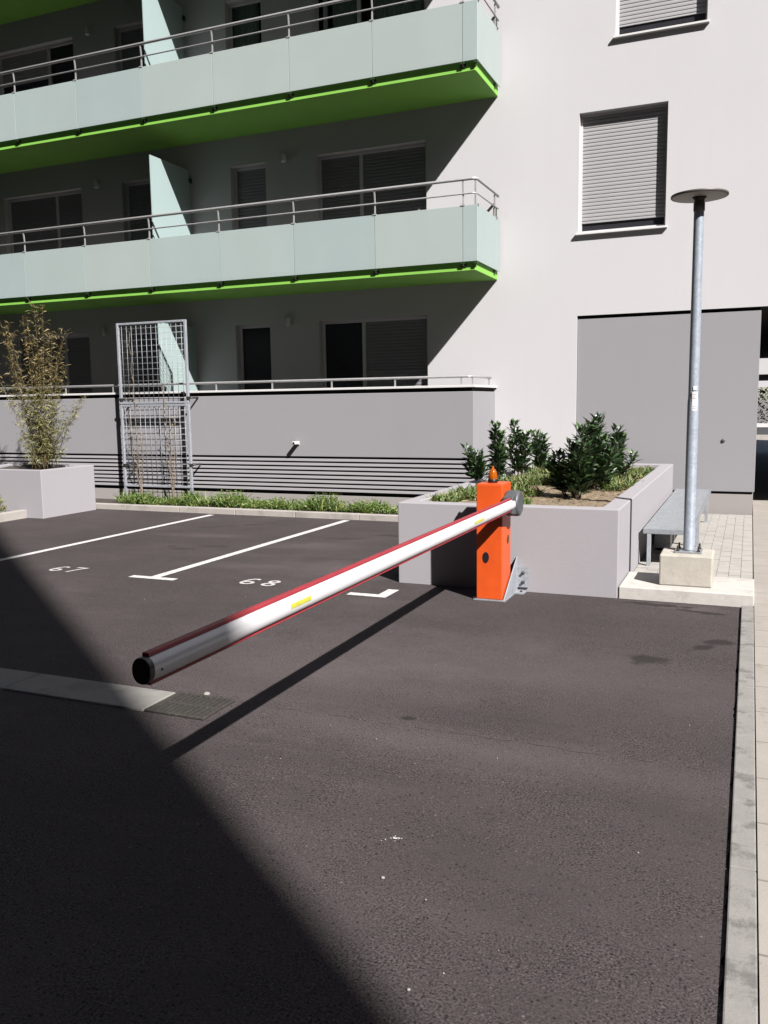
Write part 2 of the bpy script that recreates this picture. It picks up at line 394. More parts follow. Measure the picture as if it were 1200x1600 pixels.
lk=MB(); lk.box(-9.86,-9.74,5.5,8.05,-.05,.12); lk.box(-9.86,-9.74,8.054,9.546,-.05,.12); struct(lk.build('border_kerb',M['kerb2'],bevel=.008))
ls=MB(); ls.poly([(-14,5.5,.06),(-9.86,5.5,.06),(-9.86,9.55,.06),(-14,9.55,.06)]); struct(ls.build('border_soil',M['soil'],recalc=False))
# flush concrete channel strip at mid ground, drain grate
st=MB(); x=-2.905
while x>-9.5:
    st.box(x-.99,x-.001,3.545,3.84,-.05,.012); x-=.995
struct(st.build('concrete_strip',M['strip'],bevel=.008))

# ------------------------------------------------------------------ road paint
Z1=.004
def flat(mb,pts,z=Z1): mb.poly([(p[0],p[1],z) for p in pts])
pl=MB()
flat(pl,[(-7.36,3.6),(-7.26,3.6),(-7.21,10.62),(-7.31,10.62)]); struct(pl.build('parking_line',M['paint'],recalc=False))
pl=MB(); flat(pl,[(-5.17,6.53),(-5.07,6.53),(-5.03,10.66),(-5.13,10.66)]); flat(pl,[(-5.37,6.44),(-4.86,6.44),(-4.86,6.529),(-5.37,6.529)])
struct(pl.build('parking_line',M['paint'],recalc=False))
pl=MB(); flat(pl,[(-3.09,6.44),(-2.73,6.44),(-2.73,6.53),(-3.09,6.53)]); flat(pl,[(-2.83,6.531),(-2.73,6.531),(-2.73,6.75),(-2.83,6.75)])
struct(pl.build('parking_line',M['paint'],recalc=False))
def stroke(mb,pts,w,z,closed=False):
    pts=[Vector((*p,0)) for p in pts]; n=len(pts); L=[];R=[]
    for i,p in enumerate(pts):
        if closed: t=pts[(i+1)%n]-pts[i-1]
        else: t=pts[min(i+1,n-1)]-pts[max(i-1,0)]
        t.normalize(); nn=Vector((-t.y,t.x,0)); L.append(p+nn*w/2); R.append(p-nn*w/2)
    for i in range(n if closed else n-1):
        k=(i+1)%n; mb.poly([(v.x,v.y,z) for v in (L[i],R[i],R[k],L[k])])
def ell(cx,cy,rx,ry,a0=0,a1=360,n=18): return [(cx+rx*math.cos(math.radians(a0+(a1-a0)*i/n)),cy+ry*math.sin(math.radians(a0+(a1-a0)*i/n))) for i in range(n+1)]
def six(mb,x,y,w,h,s,z):
    rx=w/2-s/2; ry=h*.27-s/2; cx=x+w/2
    stroke(mb,ell(cx,y+h*.27,rx,ry)[:-1],s,z,True)
    stroke(mb,[(cx-rx,y+h*.27),(cx-rx*.98,y+h*.5),(cx-rx*.7,y+h*.75),(cx-rx*.15,y+h*.92),(cx+rx*.5,y+h*.95),(cx+rx,y+h*.84)],s,z+.0005)
def eight(mb,x,y,w,h,s,z):
    cx=x+w/2
    stroke(mb,ell(cx,y+h*.27,w/2-s/2,h*.27-s/2)[:-1],s,z,True); stroke(mb,ell(cx,y+h*.76,w*.44-s/2,h*.24-s/2)[:-1],s,z+.0005,True)
def seven(mb,x,y,w,h,s,z):
    mb.poly([(x,y+h-s,z),(x+w,y+h-s,z),(x+w,y+h,z),(x,y+h,z)]); stroke(mb,[(x+w-s*.4,y+h-s*.5),(x+w*.62,y+h*.6),(x+w*.36,y)],s,z+.0005)
nm=MB(); six(nm,-4.225,6.525,.145,.235,.034,Z1); eight(nm,-3.995,6.515,.135,.235,.034,Z1); struct(nm.build('bay_number',M['paint2'],recalc=False))
nm=MB(); six(nm,-6.375,6.44,.13,.22,.030,Z1); seven(nm,-6.175,6.44,.135,.235,.030,Z1); struct(nm.build('bay_number',M['paint2'],recalc=False))

# stains, droppings, pebbles
def blob(mb,cx,cy,rx,ry,z,n=26,j=.35,rot=0):
    ph=[U(0,6.28) for _ in range(4)]; pts=[]
    for i in range(n):
        a=2*math.pi*i/n; r=1+j*(math.sin(2*a+ph[0])*.4+math.sin(3*a+ph[1])*.35+math.sin(5*a+ph[2])*.25+math.sin(9*a+ph[3])*.15)
        px,py=rx*r*math.cos(a),ry*r*math.sin(a)
        pts.append((cx+px*math.cos(rot)-py*math.sin(rot),cy+px*math.sin(rot)+py*math.cos(rot),z))
    mb.poly(pts)
sm=MB(); x=-2.5; yy=3.86
while x<-.1:
    L=U(.03,.10)
    if U(0,1)<.62:
        w_=U(.0015,.005); y2=yy+U(-.012,.010)
        sm.poly([(x,yy-w_,.002),(x+L*.5,(yy+y2)/2-w_*1.5,.002),(x+L,y2-.001,.002),(x+L,y2+.001,.002),(x+L*.5,(yy+y2)/2+w_,.002),(x,yy+w_*.6,.002)]); yy=y2
    x+=L
struct(sm.build('asphalt_crack',M['joint'],recalc=False))
dr=MB()
for (cx,cy,r) in ((-1.15,2.785,.008),(-1.143,2.788,.006),(-1.132,2.792,.003),(-1.17,2.78,.003),(-1.16,2.80,.0025),(-1.148,2.765,.002),(-1.185,2.765,.003),(-1.195,2.75,.002),(-1.16,2.79,.004)): blob(dr,cx,cy,r,r*.9,.004,14,.9)
struct(dr.build('bird_dropping',M['paint'],recalc=False))
pb=MB()
for i in range(40):
    x=U(-6,-.1); y=U(2,7) if i%3 else U(2,4); 
    if x>-2.9 and y>6.9: continue
    s_=U(.002,.004) if i%11 else U(.005,.008); pb.lathe((x,y,.001),[(s_*.7,0),(s_,s_*.5),(s_*.5,s_*.9)],6)
tag(pb.build('pebbles',M['pebble']),kind='stuff')

# ------------------------------------------------------------------ apartment building
B=empty('apartment_building',(-3.5,YF,0),'white rendered apartment block with lime green balconies and a grey ground floor panel','building')
holes=[]   # x0,x1,z0,z1
FL=[.93,3.485,6.04,8.6]; TOP=[2.925,5.465,8.0,10.56]
for fz,tz in zip(FL,TOP):
    for (a0,a1) in ((-6.43,-4.58),(-7.99,-7.33),(-10.2,-9.52),(-12.93,-11.1),(-16.5,-14.7)): holes.append((a0,a1,fz,tz))
W2=(-2.325,-1.155,3.915,5.53); W3=(-1.86,-.70,6.44,8.06)
for wz in (W2,W3,(-1.86,-.70,9.0,10.6)): holes.append(wz)
holes.append((-2.32,7,-.3,2.79))
X0,X1,ZB,ZT=-22,9,-.3,25.0
xs=sorted({X0,X1,*[h[0] for h in holes],*[h[1] for h in holes]}); zs=sorted({ZB,ZT,*[h[2] for h in holes],*[h[3] for h in holes]})
wl=MB()
for i in range(len(xs)-1):
    for k_ in range(len(zs)-1):
        cx=(xs[i]+xs[i+1])/2; cz=(zs[k_]+zs[k_+1])/2
        if any(h[0]<cx<h[1] and h[2]<cz<h[3] for h in holes): continue
        wl.poly([(xs[i],YF,zs[k_]),(xs[i+1],YF,zs[k_]),(xs[i+1],YF,zs[k_+1]),(xs[i],YF,zs[k_+1])])
for (a0,a1,b0,b1) in holes[:-1]:
    d=YF+.2
    wl.poly([(a0,YF,b0),(a0,d,b0),(a0,d,b1),(a0,YF,b1)]); wl.poly([(a1,YF,b0),(a1,YF,b1),(a1,d,b1),(a1,d,b0)])
    wl.poly([(a0,YF,b1),(a0,d,b1),(a1,d,b1),(a1,YF,b1)]); wl.poly([(a0,YF,b0),(a1,YF,b0),(a1,d,b0),(a0,d,b0)])
wl.poly([(-2.32,YF,-.3),(-2.32,YF+.06,-.3),(-2.32,YF+.06,2.79),(-2.32,YF,2.79)])
wl.poly([(X0,YF,ZT),(X1,YF,ZT),(X1,29,ZT),(X0,29,ZT)]); wl.poly([(X0,YF,ZB),(X0,29,ZB),(X0,29,ZT),(X0,YF,ZT)]); wl.poly([(X0,29,2.79),(X1,29,2.79),(X1,29,ZT),(X0,29,ZT)])
wl.poly([(X1,YF,ZB),(X1,29,ZB),(X1,29,ZT),(X1,YF,ZT)])
wl.poly([(7,YF,-.3),(7,28.99,-.3),(7,28.99,2.79),(7,YF,2.79)])
wl.build('wall',M['white'],B,recalc=False)
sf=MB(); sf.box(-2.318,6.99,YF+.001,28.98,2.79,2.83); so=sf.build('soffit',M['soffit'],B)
pn=MB(); pn.box(-2.316,.082,YF+.032,27.5,.335,2.745); pn.build('ground_floor_panel',M['grey'],B,bevel=.004)
gp=MB(); gp.box(-2.312,.07,YF+.075,27.4,2.745,2.789); gp.box(-2.312,.06,YF+.09,27.4,.30,.335); gp.build('panel_joint',M['gap'],B)
pp=MB(); pp.box(-2.312,.068,YF+.05,27.4,-.2,.30); pp.build('plinth',M['plinth'],B)
nz=MB(); nz.lathe((-.33,YF+.032,1.03),[(.025,0),(.025,-.012),(.014,-.02)],14,'y'); nz.build('wall_outlet',M['hub'],B)

def shutter_mesh(x0,x1,z0,z1,Y,pitch=.050):
    mb=MB(); z=z1
    prof=[(Y+.009,0),(Y+.0008,-.003),(Y-.001,-pitch*.45),(Y+.0004,-pitch+.007),(Y+.009,-pitch+.004)]
    while z>z0+.001:
        h=min(pitch,z-z0); q=[(x,z+max(dz,-h)) for x,dz in prof]
        for a_,b_ in zip(q[:-1],q[1:]): mb.poly([(x0,a_[0],a_[1]),(x0,b_[0],b_[1]),(x1,b_[0],b_[1]),(x1,a_[0],a_[1])])
        mb.poly([(x0,Y+.012,z-h+.004),(x0,Y+.012,z-h),(x1,Y+.012,z-h),(x1,Y+.012,z-h+.004)])
        z-=pitch
    return mb
def win_frame(x0,x1,z0,z1,splits,Y=YF+.105,t=.05,d=.05):
    mb=MB(); mb.box(x0,x0+t,Y,Y+d,z0,z1); mb.box(x1-t,x1,Y,Y+d,z0,z1)
    mb.box(x0+t,x1-t,Y,Y+d,z1-t,z1); mb.box(x0+t,x1-t,Y,Y+d,z0,z0+t)
    for sx in splits: mb.box(sx-t*.6,sx+t*.6,Y-.002,Y+d,z0+t,z1-t)
    return mb.build('window',M['frame'],B,bevel=.004,seg=1)
def pane(w,x0,x1,z0,z1,mat='pane',Y=YF+.135):
    m=MB(); m.box(x0,x1,Y,Y+.01,z0,z1); m.build('pane',M[mat],w)
def shut(w,x0,x1,z0,z1,mat,Y=YF+.118):
    o=shutter_mesh(x0,x1,z0,z1,Y).build('roller_shutter',M[mat],w,recalc=False)
def curtain(w,x0,x1,z0,z1,Y=YF+.22):
    m=MB(); n=max(12,int((x1-x0)/.012)); 
    P=[(x0+(x1-x0)*i/n, Y+.018*math.sin(i*1.05)+.01*math.sin(i*.37)) for i in range(n+1)]
    for p_,q_ in zip(P[:-1],P[1:]): m.poly([(p_[0],p_[1],z0),(q_[0],q_[1],z0),(q_[0],q_[1],z1),(p_[0],p_[1],z1)],True)
    m.build('curtain',M['curtain'],w,recalc=False)
def room(w,x0,x1,z0,z1):
    m=MB(); m.poly([(x0-.5,YF+1.2,z0-.2),(x1+.5,YF+1.2,z0-.2),(x1+.5,YF+1.2,z1+.3),(x0-.5,YF+1.2,z1+.3)])
    m.build('room_wall',M['room'],w,recalc=False)
t=.05
for fi,(fz,tz) in enumerate(zip(FL,TOP)):
    # right flat: double window and single door;  left flat: mirrored
    for (x0,x1,sp) in ((-6.43,-4.58,-5.69),(-12.93,-11.1,-11.76),(-16.5,-14.7,-15.4)):
        w=win_frame(x0,x1,fz,tz,[sp])
        l=(x0+t,sp-.03); r=(sp+.03,x1-t)
        if fi==0:
            if x0>-7: pane(w,*l,fz+t,tz-t); shut(w,*r,fz+t,tz-t,'shutterD')
            else: shut(w,*l,fz+t,tz-t,'shutterD'); shut(w,*r,fz+t,tz-t,'shutterD')
        elif fi==1: shut(w,*l,fz+t,tz-t,'shutterD'); shut(w,*r,fz+t,tz-t,'shutterD')
        else:
            if x0>-7:
                pane(w,*l,fz+t,tz-t,'clear'); pane(w,*r,fz+t,tz-t,'clear'); curtain(w,x0+.25,sp-.1,fz,tz); curtain(w,sp+.2,x1-.02,fz,tz); room(w,x0,x1,fz,tz)
            else:
                shut(w,*l,tz-.55,tz-t,'shutter'); pane(w,*l,fz+t,tz-.55); pane(w,*r,fz+t,tz-t)
    for (x0,x1,left) in ((-7.99,-7.33,0),(-10.2,-9.52,1)):
        w=win_frame(x0,x1,fz,tz,[])
        q=(x0+t,x1-t,fz+t,tz-t)
        if fi==0: pane(w,*q) if not left else shut(w,*q,'shutterD')
        elif fi==1: shut(w,*q,'shutterD')
        elif not left: pane(w,*q,'clear'); curtain(w,x0+.03,x1-.18,fz,tz); room(w,x0,x1,fz,tz)
        else: shut(w,*q,'shutterD')
for (x0,x1,z0,z1) in holes[-4:-1]:
    f=MB(); tt=.016; Y=YF+.10
    f.box(x0,x0+.032,Y,Y+.06,z0,z1); f.box(x1-tt*1.6,x1,Y,Y+.06,z0,z1); f.box(x0+.032,x1-tt*1.6,Y,Y+.06,z1-.03,z1); f.box(x0+.032,x1-tt*1.6,Y,Y+.06,z0,z0+.05)
    w=f.build('window',M['frame'],B)
    shut(w,x0+.032,x1-tt*1.6,z0+.165,z1-.03,'shutter',Y+.012); 
    pane(w,x0+.032,x1-tt*1.6,z0+.05,z0+.165,'pane',Y+.03)
    s_=MB(); s_.box(x0-.03,x1+.03,YF-.055,YF+.098,z0-.022,z0+.006); s_.build('sill',M['sill'],w,bevel=.003,seg=1)
    if z0<5: tb=MB(); tb.box(x0+.033,x1-.03,Y+.006,Y+.03,z0+.155,z0+.175); tb.build('shutter_bar',M['shutter'],w)

# balconies -----------------------------------------------------------
XL=-19.0
jx=[-3.65-1.287*i for i in range(12)]
def balcony(z, name='balcony'):
    s_=MB(); s_.box(XL,-3.485,11.50,YF-.002,z,z+.17)
    slab=s_.build(name,M['green'],B,bevel=.006,seg=1)
    fl=MB(); fl.box(XL,-3.50,11.52,YF-.004,z+.171,z+.18); fl.build('floor_tiles',M['paver'],slab)
    zb,zt=z+.115,z+.845
    xr=-3.445
    edges=[xr]+jx
    for a_,b_ in zip(edges[:-1],edges[1:]):
        q=MB(); q.box(b_+.003,a_-.003 if a_!=xr else a_,11.447,11.459,zb,zt); q.build('glass_panel',M['glass'],slab,bevel=.002,seg=1)
    q=MB(); q.box(xr-.012,xr,11.463,12.56,zb,zt); q.build('glass_panel',M['glass'],slab,bevel=.002,seg=1)
    # posts with feet
    for x in jx:
        q=MB(); q.prism([(11.50,z+.05),(11.462,z+.08),(11.462,zt-.02),(11.47,z+1.0),(11.452,z+1.165),(11.470,z+1.165),(11.486,z+1.0),(11.478,zt-.02),(11.478,z+.10),(11.50,z+.09)],'x',x-.009,x+.009)
        q.box(x-.03,x+.03,11.440,11.467,zt-.004,zt+.012)
        q.build('post',M['steel'],slab)
        q=MB(); q.box(x-.035,x+.035,11.450,11.499,zb-.028,zb-.004); q.box(x-.04,x+.04,11.488,11.499,z+.05,zb-.029); q.build('bracket',M['bracket'],slab)
    for (px,py) in ((xr-.035,11.48),(xr-.03,12.40)):
        q=MB(); q.box(px-.012,px+.012,py-.008,py+.008,zt-.1,z+1.165); q.box(px+.005,px+.05,py-.02,py+.02,zt-.004,zt+.012); q.build('post',M['steel'],slab)
        q=MB(); q.box(xr-.05,xr-.002,py-.03,py+.03,zb-.03,zb-.002); q.build('bracket',M['bracket'],slab)
    q=MB(); q.box(xr-.07,xr-.03,12.46,12.52,z+.86,z+1.0); q.build('wall_fixing',M['bracket'],slab)
    q=MB(); q.tube([(XL,11.46,z+1.185),(-3.53,11.46,z+1.185),(-3.475,11.475,z+1.185),(-3.462,11.53,z+1.185),(-3.462,12.45,z+1.185),(-3.462,12.53,z+1.17)],.021,10); q.build('handrail',M['steel'],slab)
    q=MB(); q.tube([(XL,11.462,z+1.0),(-3.53,11.462,z+1.0),(-3.478,11.477,z+1.0),(-3.465,11.53,z+1.0),(-3.465,12.55,z+1.0)],.011,8); q.build('middle_rail',M['steel'],slab)
    q=MB(); q.prism([(11.53,z+.182),(12.56,z+.182),(12.56,z+2.13),(11.53,z+2.13)],'x',-8.78,-8.765); d_=q.build('divider_panel',M['divider'],slab)
    for dz_ in (.45,1.93):
        q=MB(); q.box(-8.80,-8.745,12.54,YF-.001,z+dz_,z+dz_+.07); q.build('wall_fixing',M['bracket'],slab)
for z in (3.36,5.912,8.465): balcony(z)
# items standing on the upper balcony behind the frosted glass
rf=MB(); rf.box(-22.3,9.3,YF-.3,29.2,25.0,25.2); rf.build('roof',M['plinth'],B)

# ------------------------------------------------------------------ terrace wall
T=empty('terrace_wall',(-6,11.5,0),'low grey terrace wall with white coping and slatted vents at its foot','wall')
tx=-3.52
q=MB(); q.box(-19,tx,11.5,11.66,.82,1.745); q.box(tx-.16,tx,11.661,YF-.003,.82,1.745); q.build('wall',M['grey'],T,bevel=.004,seg=1)
q=MB(); q.box(-19,tx-.03,11.535,11.64,1.745,1.80); q.box(tx-.13,tx-.035,11.64,YF-.003,1.745,1.80); q.build('coping_gap',M['gap'],T)
q=MB(); q.box(-19,tx+.035,11.465,11.69,1.80,1.832); q.box(tx-.19,tx+.035,11.691,YF-.002,1.80,1.832); q.build('coping',M['sill'],T,bevel=.003,seg=1)
q=MB(); q.box(-19,tx-.06,11.60,11.70,-.1,.82); q.box(tx-.16,tx-.06,11.70,YF-.003,-.1,.82); q.build('vent_backing',M['gap'],T)
q=MB(); q.box(-19,tx-.005,11.51,11.59,-.05,.24); q.build('foundation',M['plinth'],T)
q=MB()
for i in range(8):
    z=.300+i*.0645
    q.prism([(11.505,z),(11.507,z+.034),(11.56,z+.042),(11.56,z+.004)],'x',-19,tx)
    q.prism([(tx-.002,z),(tx-.010,z+.042),(tx-.05,z+.050),(tx-.05,z+.004)],'y',11.57,YF-.004) if False else None
    q.box(tx-.05,tx-.002,11.562,YF-.004,z+.002,z+.034)
q.build('vent_slats',M['planter'],T)
q=MB(); q.tube([(-19,11.53,1.95),(tx-.09,11.53,1.95),(tx-.05,11.545,1.95),(tx-.04,11.6,1.95),(tx-.04,12.5,1.95)],.018,8); q.build('handrail',M['steel'],T)
for i in range(15):
    x=-4.69-1.005*i
    q=MB(); q.box(x-.01,x+.01,11.522,11.538,1.832,1.935); q.build('rail_post',M['steel'],T)
for (x,y) in ((-3.70,11.53),(tx-.04,11.6),(tx-.04,12.42)):
    q=MB(); q.box(x-.01,x+.01,y-.008,y+.008,1.832,1.935); q.build('rail_post',M['steel'],T)
q=MB(); q.prism([(11.70,.93),(12.56,.93),(12.56,2.93),(11.55,2.93),(11.55,1.97),(11.70,1.9)],'x',-8.78,-8.765); q.build('divider_panel',M['divider'],T)
q=MB(); q.box(-19,tx-.165,11.70,YF-.003,.80,.92); q.build('terrace_floor',M['paver'],T)

# small wall fittings ------------------------------------------------
def wall_lamp(x,z,label):
    r=empty('wall_lamp',(x,YF,z),label,'wall lamp','small lamps on the balcony walls')
    q=MB(); q.box(x-.03,x+.03,YF-.025,YF-.001,z-.045,z+.03); q.build('mounting_plate',M['lampw'],r,bevel=.004)
    q=MB(); q.lathe((x+.01,YF-.065,z-.06),[(.034,0),(.036,.01),(.036,.12),(.033,.13)],16); q.build('lamp_housing',M['lampw'],r)
wall_lamp(-6.97,5.47,'small grey wall lamp on the middle balcony between single door and double window')
wall_lamp(-10.72,5.47,'small grey wall lamp on the middle balcony left of the frosted divider')
wall_lamp(-10.73,8.0,'small grey wall lamp on the top balcony left of the frosted divider')
wall_lamp(-6.96,2.925,'small grey wall lamp above the low terrace between dark door and double window')
wall_lamp(-10.72,2.925,'small grey wall lamp above the low terrace between bamboo and mesh trellis')
r=empty('security_camera',(-6.26,11.5,1.0),'small white camera on the grey terrace wall casting a slanted shadow','camera')
q=MB(); q.box(-6.30,-6.24,11.485,11.499,.99,1.05); q.build('mounting_plate',M['whitepl'],r,bevel=.003)
q=MB(); q.box(-6.295,-6.235,11.36,11.487,1.005,1.05); q.build('housing',M['whitepl'],r,bevel=.008)
q=MB(); q.lathe((-6.265,11.362,1.027),[(.016,0),(.016,-.006),(.010,-.008)],12,'y'); q.build('lens',M['black'],r)

# ------------------------------------------------------------------ trellis (mesh frame)
G=empty('mesh_trellis',(-8.72,11.3,.1),'tall galvanised steel frame filled with square wire mesh in front of the terrace wall','trellis')
gx0,gx1,gz0,gzm,gz1=-9.39,-8.055,.31,1.635,2.92
for (z0,z1) in ((gz0,gzm-.004),(gzm+.004,gz1)):
    q=MB(); w_=.042
    q.box(gx0,gx0+w_,11.28,11.32,z0,z1); q.box(gx1-w_,gx1,11.28,11.32,z0,z1); q.box(gx0+w_,gx1-w_,11.28,11.32,z1-w_*.8,z1); q.box(gx0+w_,gx1-w_,11.28,11.32,z0,z0+w_*.8)
    fr=q.build('panel_frame',M['galvl'],G,bevel=.004,seg=1)
    q=MB(); n=14
    for i in range(1,n): 
        x=gx0+(gx1-gx0)*i/n; q.tube([(x,11.297,z0+.02),(x,11.297,z1-.02)],.0036,5)
    n=14
    for i in range(1,n):
        z=z0+(z1-z0)*i/n; q.tube([(gx0+.02,11.305,z),(gx1-.02,11.305,z)],.0036,5)
    q.build('wire_mesh',M['galvl'],fr)
for (x,z) in ((gx0+.10,gzm+.08),(gx1+.025,gzm+.09),(gx0+.12,.66),(gx1+.025,.68)):
    q=MB(); q.tube([(x,11.28,z),(x,11.495,z)],.014,8); q.box(x-.05 if x>-8.5 else x-.11,x+.02,11.268,11.278,z-.02,z+.02); q.build('wall_tie',M['bolt'],G)
for x in (gx0+.021,gx1-.021):
    q=MB(); q.box(x-.02,x+.02,11.285,11.315,.05,.309); q.build('foot',M['galvl'],G)
# dry climbing vines
for (bx,lab,tops) in ((-9.02,'dry leafless vine climbing the left side of the mesh trellis',[(-9.12,2.76),(-9.22,1.5),(-8.95,1.2)]),(-8.40,'dry leafless vine climbing the right side of the mesh trellis',[(-8.52,1.9),(-8.32,1.45),(-8.45,1.0)])):
    r=empty('climbing_vine',(bx,11.24,.06),lab,'vine')
    for ti,(tx_,tz_) in enumerate(tops):
        pts=[]; 
        for i in range(15):
            f=i/14; pts.append((bx+(tx_-bx)*f+U(-.025,.025),11.262+U(-.012,.012),.06+(tz_-.06)*f))
        q=MB(); q.tube(pts,[.009*(1-.7*i/14) for i in range(15)],6)
        for i in range(3,15):
            d=Vector((U(-1,1),U(-.3,.1),U(.1,.8))).normalized()*U(.05,.14); p_=Vector(pts[i]); q.tube([p_,p_+d*.6,p_+d+Vector((0,0,U(-.02,.03)))],[.003,.0025,.0015],4)
        q.build('stem',M['vine'],r)
    q=MB()
    for i in range(70):
        tx_,tz_=random.choice(tops); f=U(.25,1); q.leaf((bx+(tx_-bx)*f+U(-.07,.07),11.25+U(-.02,.02),.06+(tz_-.06)*f+U(-.05,.05)),(U(-1,1),U(-1,.2),U(-.8,.6)),U(.025,.045),U(.012,.02))
    q.build('dry_leaves',M['straw'],r,recalc=False)

# ------------------------------------------------------------------ planters
P=empty('concrete_planter',(-1.9,7.06,0),'long pale grey planter wall behind the orange barrier, holding dark laurel bushes','planter')
px0,px1,py0,py1,pz=-2.86,-.945,7.06,12.33,.725
q=MB(); th=.15
def ring(q,x0,x1,y0,y1,z0,z1,th,zi):
    o=[(x0,y0),(x1,y0),(x1,y1),(x0,y1)]; i_=[(x0+th,y0+th),(x1-th,y0+th),(x1-th,y1-th),(x0+th,y1-th)]
    vs=[(*p,z0) for p in o]+[(*p,z1) for p in o]+[(*p,z1) for p in i_]+[(*p,zi) for p in i_]
    fs=[]
    for k in range(4):
        n=(k+1)%4; fs+=[(k,n,n+4,k+4),(k+4,n+4,n+8,k+8),(k+8,n+8,n+12,k+12)]
    q.faces(vs,fs)
ring(q,px0,px1,py0,py1,-.08,pz,th,.4); q.build('planter_wall',M['planter'],P,bevel=.008)
def soil(name,x0,x1,y0,y1,z,amp,mat,parent,nx,ny):
    q=MB(); vs=[];fs=[]
    ph=[U(0,6) for _ in range(4)]
    for i in range(nx+1):
        for k in range(ny+1):
            x=x0+(x1-x0)*i/nx; y=y0+(y1-y0)*k/ny
            vs.append((x,y,z+amp*(math.sin(x*7+ph[0])*math.sin(y*5+ph[1])+.5*math.sin(x*17+y*13+ph[2])+U(-.5,.5))))
    for i in range(nx):
        for k in range(ny): a_=i*(ny+1)+k; fs.append((a_,a_+ny+1,a_+ny+2,a_+1))
    q.faces(vs,fs,True); return q.build(name,mat,parent,recalc=False)
soil('soil',px0+th,px1-th,py0+th,py1-th,.675,.010,M['mulch'],P,30,80)
P2=empty('square_planter',(-10.2,10.1,0),'square pale planter box with bamboo growing in it','planter')
q=MB(); ring(q,-11.1,-9.44,9.55,10.66,-.08,.705,.09,.4); q.build('planter_wall',M['planter'],P2,bevel=.008)
soil('soil',-11.0,-9.53,9.64,10.57,.66,.008,M['soil'],P2,10,8)

# ------------------------------------------------------------------ laurel bushes
def laurel(base,tip,label,spread=.17,nst=5,dens=1.0):
    b=Vector(base); t_=Vector(tip); H=t_.z-b.z
    r=empty('laurel_bush',base,label,'bush','laurel bushes in the long planter')
    st=MB(); lf=MB()
    for s_ in range(nst):
        off=Vector((U(-1,1),U(-1,1),0))*spread*U(.7,1.35); f=1 if s_==0 else U(.5,.92)
        top=b+Vector((0,0,H*f))+(t_-b)*Vector((1,1,0)).length*0+off*(.25 if s_==0 else 1.0)
        top.x+=(t_.x-b.x)*f; st0=b+off*.35
        n=9; pts=[st0.lerp(top,i/n)+Vector((math.sin(i*1.3+s_)*.012,math.cos(i*1.1+s_)*.012,0)) for i in range(n+1)]
        st.tube(pts,[.008*(1-.7*i/n) for i in range(n+1)],5)
        nl=int(150*H/.6*f*dens)
        for k in range(nl):
            u=(k+U(0,1))/nl; u=.08+.92*u; p=pts[min(n-1,int(u*n))].lerp(pts[min(n,int(u*n)+1)],u*n%1)
            a_=k*2.4+U(-.4,.4); up=U(.35,1.3) if u<.9 else U(1.0,2.4)
            d=Vector((math.cos(a_),math.sin(a_),up)); Lf=U(.05,.125)*(1 if u<.85 else .8)
            p=p+Vector((math.cos(a_),math.sin(a_),.2))*U(.0,.055)
            lf.leaf(p,d,Lf,Lf*U(.36,.50),.18,U(-.7,.7))
    st.build('stems',M['stem'],r); lf.build('foliage',M['laurel'],r,recalc=False)
laurel((-2.80,9.36,.68),(-2.90,9.36,1.07),'low laurel bush at the left corner of the long planter beside the slatted vents',.13,4)
laurel((-2.72,9.80,.68),(-2.76,9.80,1.33),'tall slim laurel bush just behind the orange beacon at the planter edge',.12,4)
laurel((-2.57,10.25,.68),(-2.61,10.25,1.33),'laurel bush with an upright tip against the white wall, left of a lower twin',.13,4)
laurel((-2.45,11.1,.68),(-2.50,11.1,1.19),'small laurel bush standing farthest back against the white wall',.14,4)
laurel((-1.60,8.35,.68),(-1.72,8.40,1.09),'short laurel bush at the front left foot of the biggest bush cluster',.12,4)
laurel((-1.50,8.12,.68),(-1.47,8.15,1.34),'front laurel bush nearest the planter face, rising from straw mulch',.13,6)
laurel((-1.42,9.0,.68),(-1.385,8.96,1.43),'tallest laurel bush in the middle of the right hand cluster',.19,7)
laurel((-1.44,10.1,.68),(-1.40,10.15,1.27),'wide laurel bush at the right end of the cluster before the grey panel',.20,7)

# weeds and straw in the long planter
q=MB(); 
clumps=[(-2.55,8.2,.26),(-2.35,8.7,.24),(-2.6,7.55,.16),(-1.98,7.50,.20),(-2.3,9.5,.3),(-2.0,9.7,.34),(-1.85,10.6,.4),(-2.2,10.9,.4),(-1.35,9.6,.26),(-1.25,10.6,.25),(-1.7,9.2,.2),(-1.25,9.1,.18),(-2.05,8.35,.18),(-1.15,11.2,.2),(-2.45,7.9,.14),(-1.9,11.6,.4)]
for (cx,cy,rr) in clumps:
    for i in range(int(rr*rr*6500)+70):
        a_=U(0,6.28); d=rr*math.sqrt(U(0,1)); x=cx+d*math.cos(a_); y=cy+d*math.sin(a_)
        if not(px0+th+.02<x<px1-th-.02 and py0+th+.02<y<py1-th-.02): continue
        q.leaf((x,y,.67),(U(-.8,.8),U(-.8,.8),U(.3,1.1)),U(.05,.15),U(.012,.03))
tag(q.build('weeds',M['weed'],recalc=False),kind='stuff')
q=MB()
for i in range(1900):
    x=U(px0+th,px1-th); y=U(py0+th,py1-th); q.leaf((x,y,.675+U(0,.015)),(U(-1,1),U(-1,1),U(-.05,.25)),U(.03,.11),U(.004,.012))
tag(q.build('straw_litter',M['straw'],recalc=False),kind='stuff')
